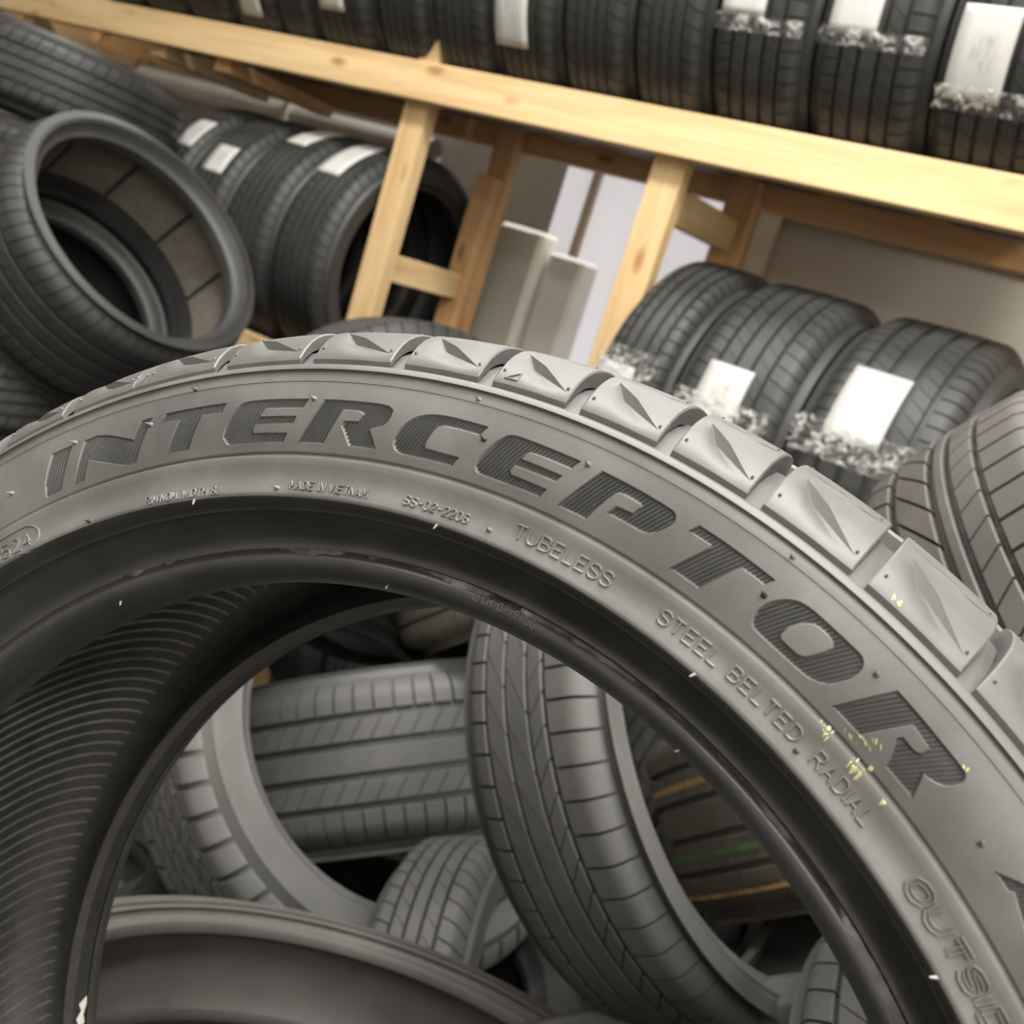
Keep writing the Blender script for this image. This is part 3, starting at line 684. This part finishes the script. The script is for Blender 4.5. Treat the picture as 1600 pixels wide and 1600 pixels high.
# sunk floors, walls and ridges of each letter
SL = Vector((.49, -.872)); SL.normalize()       # direction of the letter stems / ridges in (s, r)
PER = Vector((-SL.y, SL.x)); PITCH_R = .00123
for k, Ps in polys.items():
    V, Fc = [], []; idm = {}
    for f in inside[k]:
        g = []
        for i in f:
            if i not in idm: idm[i] = len(V); V.append(hp(lv[i].x / RM, lv[i].y, -DEP))
            g.append(idm[i])
        Fc.append(tuple(g))
    for P in Ps:
        o = len(V); n = len(P)
        ar = sum(a[0] * b[1] - b[0] * a[1] for a, b in zip(P, P[1:] + P[:1])); sg = (1 if ar > 0 else -1) * (1 if P is Ps[0] else -1)
        for i_, (s, r) in enumerate(P):
            a_, b_ = P[i_ - 1], P[(i_ + 1) % n]; tx, ty = b_[0] - a_[0], b_[1] - a_[1]; l_ = hypot(tx, ty) or 1
            s2, r2 = s - sg * ty / l_ * .0008, r + sg * tx / l_ * .0008
            V.append(hp(s / RM, r)); V.append(hp(s2 / RM, r2, -DEP + .00005))
        for i in range(n):
            j = (i + 1) % n; Fc.append((o + 2 * i, o + 2 * j, o + 2 * j + 1, o + 2 * i + 1))
    me = rawmesh('letter', V, Fc, M_letter, True, 30); me.materials.append(M_hero)
    for q in range(len(inside[k]), len(Fc)): me.polygons[q].material_index = 1
    lt = link('letter', me, H)
    lt['label'] = 'recessed ribbed letter ' + k[0]
    V, Fc = [], []
    tv = [p[0] * PER.x + p[1] * PER.y for p in Ps[0]]
    t = min(tv) + PITCH_R * .7
    while t < max(tv) - PITCH_R * .4:
        xs = []
        for P in Ps:
            for a, b in zip(P, P[1:] + P[:1]):
                ta = a[0] * PER.x + a[1] * PER.y; tb = b[0] * PER.x + b[1] * PER.y
                if (ta > t) != (tb > t):
                    q = (t - ta) / (tb - ta); x = a[0] + (b[0] - a[0]) * q; y = a[1] + (b[1] - a[1]) * q
                    xs.append(x * SL.x + y * SL.y)
        xs.sort()
        for a, b in zip(xs[::2], xs[1::2]):
            a += .0008; b -= .0008
            if b - a < .0012: continue
            ns = max(1, int((b - a) / .004)); o0 = len(V)
            for i in range(ns + 1):
                q = a + (b - a) * i / ns
                for dt, dz in ((-.00042, -DEP - .00005), (0, -.00018), (.00042, -DEP - .00005)):
                    p = SL * q + PER * (t + dt); V.append(hp(p.x / RM, p.y, dz))
                if i:
                    o = len(V) - 6; Fc += [(o, o + 3, o + 4, o + 1), (o + 1, o + 4, o + 5, o + 2)]
            Fc += [(o0, o0 + 1, o0 + 2), (len(V) - 1, len(V) - 2, len(V) - 3)]
        t += PITCH_R
    if V:
        rd = link('letter_ridges', rawmesh('letter_ridges', V, Fc, M_letter, False), lt); rd['kind'] = 'stuff'

# raised single-stroke lettering
SF = {'A':[[(0,0),(2,6),(4,0)],[(.8,2),(3.2,2)]],'B':[[(0,0),(0,6),(2.7,6),(3.7,5.3),(3.7,3.9),(2.7,3.1),(0,3.1)],[(2.7,3.1),(4,2.4),(4,.8),(2.9,0),(0,0)]],
'D':[[(0,0),(0,6),(2.4,6),(4,4.5),(4,1.5),(2.4,0),(0,0)]],'E':[[(4,6),(0,6),(0,0),(4,0)],[(0,3.1),(3.3,3.1)]],'H':[[(0,0),(0,6)],[(4,0),(4,6)],[(0,3),(4,3)]],'I':[[(0,0),(0,6)]],
'J':[[(3,6),(3,1.2),(2.2,0),(.9,0),(0,1.2)]],'L':[[(0,6),(0,0),(3.6,0)]],'M':[[(0,0),(0,6),(2.2,2),(4.4,6),(4.4,0)]],'N':[[(0,0),(0,6),(4,0),(4,6)]],'O':[[(1.2,0),(0,1.3),(0,4.7),(1.2,6),(2.8,6),(4,4.7),(4,1.3),(2.8,0),(1.2,0)]],
'R':[[(0,0),(0,6),(2.7,6),(3.8,5.2),(3.8,3.8),(2.7,3),(0,3)],[(2,3),(4,0)]],'S':[[(4,4.9),(3,6),(1,6),(0,5),(.1,3.9),(1,3.3),(3,2.8),(4,2),(4,1),(3,0),(1,0),(0,1.1)]],'T':[[(0,6),(4,6)],[(2,6),(2,0)]],
'U':[[(0,6),(0,1.3),(1.2,0),(2.8,0),(4,1.3),(4,6)]],'V':[[(0,6),(2,0),(4,6)]],'W':[[(0,6),(1.2,0),(2.5,4.5),(3.8,0),(5,6)]],'0':[[(1.1,0),(0,1.3),(0,4.7),(1.1,6),(2.5,6),(3.6,4.7),(3.6,1.3),(2.5,0),(1.1,0)]],
'1':[[(.6,4.8),(1.6,6),(1.6,0)]],'2':[[(0,4.7),(.9,6),(2.7,6),(3.6,4.8),(3.3,3.5),(0,0),(3.6,0)]],'4':[[(2.8,0),(2.8,6),(0,1.8),(3.8,1.8)]],'5':[[(3.5,6),(.3,6),(0,3.2),(1.2,3.8),(2.6,3.6),(3.6,2.5),(3.5,1),(2.4,0),(1,0),(0,.9)]],
'6':[[(3.4,5.2),(2.4,6),(1.2,6),(0,4.6),(0,1.3),(1.1,0),(2.5,0),(3.6,1.2),(3.5,2.5),(2.5,3.4),(1,3.4),(0,2.4)]],'8':[[(1.8,3.2),(.4,4),(.4,5.2),(1.2,6),(2.4,6),(3.2,5.2),(3.2,4),(1.8,3.2),(0,2.2),(0,.9),(1,0),(2.6,0),(3.6,.9),(3.6,2.2),(1.8,3.2)]],
'-':[[(.2,3),(3,3)]],'.':[[(.3,.0),(.3,.5)]],':':[[(.3,1.2),(.3,1.7)],[(.3,4.2),(.3,4.7)]]}
def stroke(V, Fc, line, wd, ht, double=False):
    """line: list of (theta, r); ridge of width wd and height ht on the sidewall"""
    P = []
    for a, b in zip(line, line[1:]):
        L_ = hypot((b[0] - a[0]) * .26, b[1] - a[1]); n = max(1, int(L_ / .0012))
        P += [(a[0] + (b[0] - a[0]) * k / n, a[1] + (b[1] - a[1]) * k / n) for k in range(n)]
    P.append(line[-1]); o0 = len(V)
    prof = [(-.5, -.0001), (-.34, .8), (0, 1), (.34, .8), (.5, -.0001)] if not double else [(-.5, -.0001), (-.40, 1), (-.27, 1), (-.17, .15), (.17, .15), (.27, 1), (.40, 1), (.5, -.0001)]
    m = len(prof)
    for i, (t, r) in enumerate(P):
        a = P[max(i - 1, 0)]; b = P[min(i + 1, len(P) - 1)]
        dx, dy = (b[0] - a[0]) * r, b[1] - a[1]; l = hypot(dx, dy) or 1; nx, ny = -dy / l, dx / l
        for q, h in prof:
            V.append(hp(t + nx * q * wd / r, r + ny * q * wd, h * ht))
        if i:
            o = len(V) - 2 * m
            Fc.extend((o + k, o + m + k, o + m + k + 1, o + k + 1) for k in range(m - 1))
    Fc.append(tuple(o0 + k for k in range(m))); Fc.append(tuple(len(V) - 1 - k for k in range(m)))
def text(s, ta, tb, rb, rt, wd, ht, label, slant=0.0, double=False, name='raised_text'):
    """s written clockwise from angle ta to tb (degrees), baseline radius rb, cap radius rt (mm)"""
    gap = 1.6; adv = []; x = 0
    for ch in s:
        if ch == ' ': x += 3.0; adv.append(None); continue
        wch = max(p[0] for st_ in SF[ch] for p in st_); adv.append(x); x += wch + gap
    tot = x - gap; V, Fc = [], []; hgt = (rt - rb) / 6
    for ch, x0 in zip(s, adv):
        if x0 is None: continue
        for st_ in SF[ch]:
            line = [(radians(ta + (tb - ta) * (x0 + p[0] + slant * p[1]) / tot), (rb + p[1] * hgt) * .001) for p in st_]
            stroke(V, Fc, line, wd, ht, double)
    o = link(name, rawmesh(name, V, Fc, M_hero, True, 40), H); o['label'] = label; return o
text('TUBELESS', 89.6, 81.95, 258.9, 263.2, .0009, .0007, 'raised lettering TUBELESS')
text('STEEL', 78.0, 73.3, 259.0, 263.2, .0009, .0007, 'raised lettering STEEL')
text('BELTED', 72.35, 66.75, 259.2, 263.3, .0009, .0007, 'raised lettering BELTED')
text('RADIAL', 65.4, 60.7, 259.0, 263.3, .0009, .0007, 'raised lettering RADIAL')
text('MADE IN VIETNAM', 108.5, 101.7, 256.4, 259.2, .00065, .0007, 'raised lettering MADE IN VIETNAM')
text('RIM:NOM. WIDTH 8J', 122.2, 114.9, 254.7, 257.6, .00065, .0007, 'raised lettering RIM:NOM. WIDTH 8J')
text('SS-02-2206', 98.6, 93.25, 257.2, 260.1, .00075, .0007, 'raised lettering SS-02-2206')
text('18151-02-2206', 93.0, 86.95, 233.6, 236.3, .0006, .0006, 'raised number 18151-02-2206')
text('OUTSIDE', 56.9, 46.6, 258.9, 263.5, .0021, .0008, 'outlined lettering OUTSIDE', slant=.10, double=True)
text('0524', 139.0, 134.5, 255.8, 261.6, .0007, .0006, 'raised date code 0524', slant=-.25)
V, Fc = [], []
ov = [(radians(143), .2642), (radians(136.0), .2648)] + [(radians(135.6 - 1.9 * sin(a)), .2588 + .0060 * cos(a)) for a in [k * pi / 10 for k in range(1, 10)]] + [(radians(136.0), .2528 + .0016), (radians(143), .2544)]
stroke(V, Fc, ov, .0007, .0006); link('code_oval', rawmesh('code_oval', V, Fc, M_hero, True, 40), H)['label'] = 'oval outline around the date code'
V, Fc = [], []
tri = [(radians(95.05), .3072), (radians(94.2), .3072), (radians(94.25), .3102), (radians(95.05), .3072)]
def hpb(t, r, dz): return (r * cos(t), r * sin(t), .1078 - (r - .3052) * .78 + dz)
hp_old = hp
def hp(th, r, dz=0, z=None): return hpb(th, r, dz) if r > .3045 else hp_old(th, r, dz, z)
stroke(V, Fc, tri, .0006, .0006); link('triangle_mark', rawmesh('triangle_mark', V, Fc, M_hero, True, 40), H)['label'] = 'small raised triangle on a tread block'

# vent spews: little rubber hairs left by the mould
for i, (a, r) in enumerate([(118.06,296.07),(121.92,285.85),(129.14,288.85),(135.89,280.63),(128.08,255.0),(109.60,256.30),(107.86,288.90),(95.76,296.84),(94.35,284.70),(87.09,288.96),(91.39,257.77),(73.92,296.89),(73.77,283.58),(66.47,288.19),(66.25,258.13),(56.77,280.95)]):
    th = radians(a); rr = r * .001; b = Vector(hp(th, rr)); V, Fc = [], []
    rad = Vector((cos(th), sin(th), 0)); tan = Vector((-sin(th), cos(th), 0)); nz = Vector((0, 0, 1))
    prof = [(.0010, -.0002), (.0009, .0004), (.0005, .0008), (.00028, .0012), (.00018, .0021)]
    for q, (ra, h) in enumerate(prof):
        lean = tan * (h * .5) + rad * (h * .35)
        for s in range(8): V.append(b + rad * (ra * cos(s * pi / 4)) + tan * (ra * sin(s * pi / 4)) + nz * h + lean)
    for q in range(len(prof) - 1):
        for s in range(8): Fc.append((q * 8 + s, q * 8 + (s + 1) % 8, (q + 1) * 8 + (s + 1) % 8, (q + 1) * 8 + s))
    Fc.append(tuple(range((len(prof) - 1) * 8, len(prof) * 8)))
    link('vent_spew', mesh('vent_spew', V, Fc, M_hero if i % 4 else M_spewdark), H)
for a, r in [(101.64,229.0),(73.84,253.9),(72.09,229.2),(131.33,229.6),(117.38,253.4),(95.32,253.6),(51.95,253.7)]:
    th = radians(a); rr = r * .001; b = Vector(hp(th, rr)); V, Fc = [], []
    rad = Vector((cos(th), sin(th), 0)); tan = Vector((-sin(th), cos(th), 0))
    for q, (ra, h) in enumerate([(.0005, 0), (.00045, .0008), (.0003, .0020)]):
        for s in range(6): V.append(b + Vector((0, 0, .0004)) + tan * (ra * cos(s * pi / 3)) + Vector((0, 0, ra * sin(s * pi / 3))) - rad * (h * .9 - .0004) + tan * h * .4)
    for q in range(2):
        for s in range(6): Fc.append((q * 6 + s, q * 6 + (s + 1) % 6, (q + 1) * 6 + (s + 1) % 6, (q + 1) * 6 + s))
    Fc.append(tuple(range(12, 18)))
    link('vent_spew', mesh('vent_spew', V, Fc, M_spew), H)
# knurled rim line and torn moulding flash on the bead
V, Fc = [], []
k = 0; a = 96.0
while a < 160:
    th = radians(a); s = .00030
    o = len(V)
    for r in (.2462, .2492):
        zb = .0972 + (r - .2462) / .003 * .0068
        for d, h in ((-s, -.0001), (0, .0005), (s, -.0001)): V.append((r * cos(th + d / r), r * sin(th + d / r), zb + h))
    Fc += [(o, o + 3, o + 4, o + 1), (o + 1, o + 4, o + 5, o + 2), (o, o + 1, o + 2), (o + 5, o + 4, o + 3)]
    a += .25
o = link('knurled_line', rawmesh('knurled_line', V, Fc, M_bead), H); o['kind'] = 'stuff'
rnd = random.Random(3)
for a0, a1 in ((41, 58), (58.6, 76), (77, 89), (90, 104), (105.5, 113), (123.5, 125.5), (127.5, 130)):
    V, Fc = [], []; n = int((a1 - a0) * 3); wv = .0010; ho = .0004
    for i in range(n + 1):
        th = radians(a0 + (a1 - a0) * i / n); wv = min(.0030, max(.0006, wv + rnd.uniform(-.0006, .0006))); ho = min(.0010, max(.0001, ho + rnd.uniform(-.0003, .0003)))
        e = max(0.0, sin(pi * i / n)) ** .4
        r0 = .2379 + rnd.uniform(-.0001, .0001); r1 = r0 - wv * e
        V += [(r0 * cos(th), r0 * sin(th), .0935 + ho * e), (r1 * cos(th), r1 * sin(th), zs(r1) + .0002 + ho * .3 * e), (r0 * cos(th), r0 * sin(th), .0905), ]
        if i:
            o = len(V) - 6; Fc += [(o, o + 3, o + 4, o + 1), (o, o + 2, o + 5, o + 3)]
    link('bead_flash', rawmesh('bead_flash', V, Fc, M_bead, True, 60), H)
# yellow crayon scuffs
for a, r, la, lr in [(66.3,268.2,.35,1.6),(65.9,267.6,.2,2.2),(64.9,271.6,.5,.8),(64.2,273.6,.5,.7),(63.65,275.8,.45,.9),(63.7,267.4,.25,2.6),(63.2,267.0,.22,2.3),(63.0,269.9,.15,1.0),(61.1,267.2,.16,1.5),(68.6,306.6,.28,1.1),(60.2,289.5,.16,.7)]:
    V, Fc = [], []; th0 = radians(a); base = r * .001
    for q in range(7):      # a few thin parallel strokes
        dt = radians(la) * rnd.uniform(-1, 1); d0 = lr * .001 * rnd.uniform(-1, -.1); d1 = lr * .001 * rnd.uniform(.1, 1); wq = rnd.uniform(.0001, .00028); o = len(V)
        for k in range(4):
            rr = base + d0 + (d1 - d0) * k / 3; th = th0 + dt + radians(la) * .5 * (k / 3 - .5); e = wq * (1 - abs(k / 1.5 - 1) * .7)
            V += [hp(th - e / rr, rr, .0002), hp(th + e / rr, rr, .0002)]
            if k: Fc.append((o + 2 * k - 2, o + 2 * k - 1, o + 2 * k + 1, o + 2 * k))
    link('crayon_mark', rawmesh('crayon_mark', V, Fc, M_yellow, True), H)

# chip of white paint on the far bead
V, Fc = [], []
for i, (da, dr) in enumerate([(-2.2, .0), (-1.4, .0034), (-.3, .0022), (.6, .0042), (2.0, .0026), (1.4, .0002), (.3, .0010), (-1.0, -.0002)]):
    th = radians(-155.6 + da); r = .2260 + dr * .05; V.append((r * cos(th), r * sin(th), -.0785 + dr * 1.6))
V.append((.2256 * cos(radians(-155.6)), .2256 * sin(radians(-155.6)), -.0755)); Fc = [(8, k, (k + 1) % 8) for k in range(8)]
link('paint_chip', rawmesh('paint_chip', V, Fc, M_cream2, True), H)
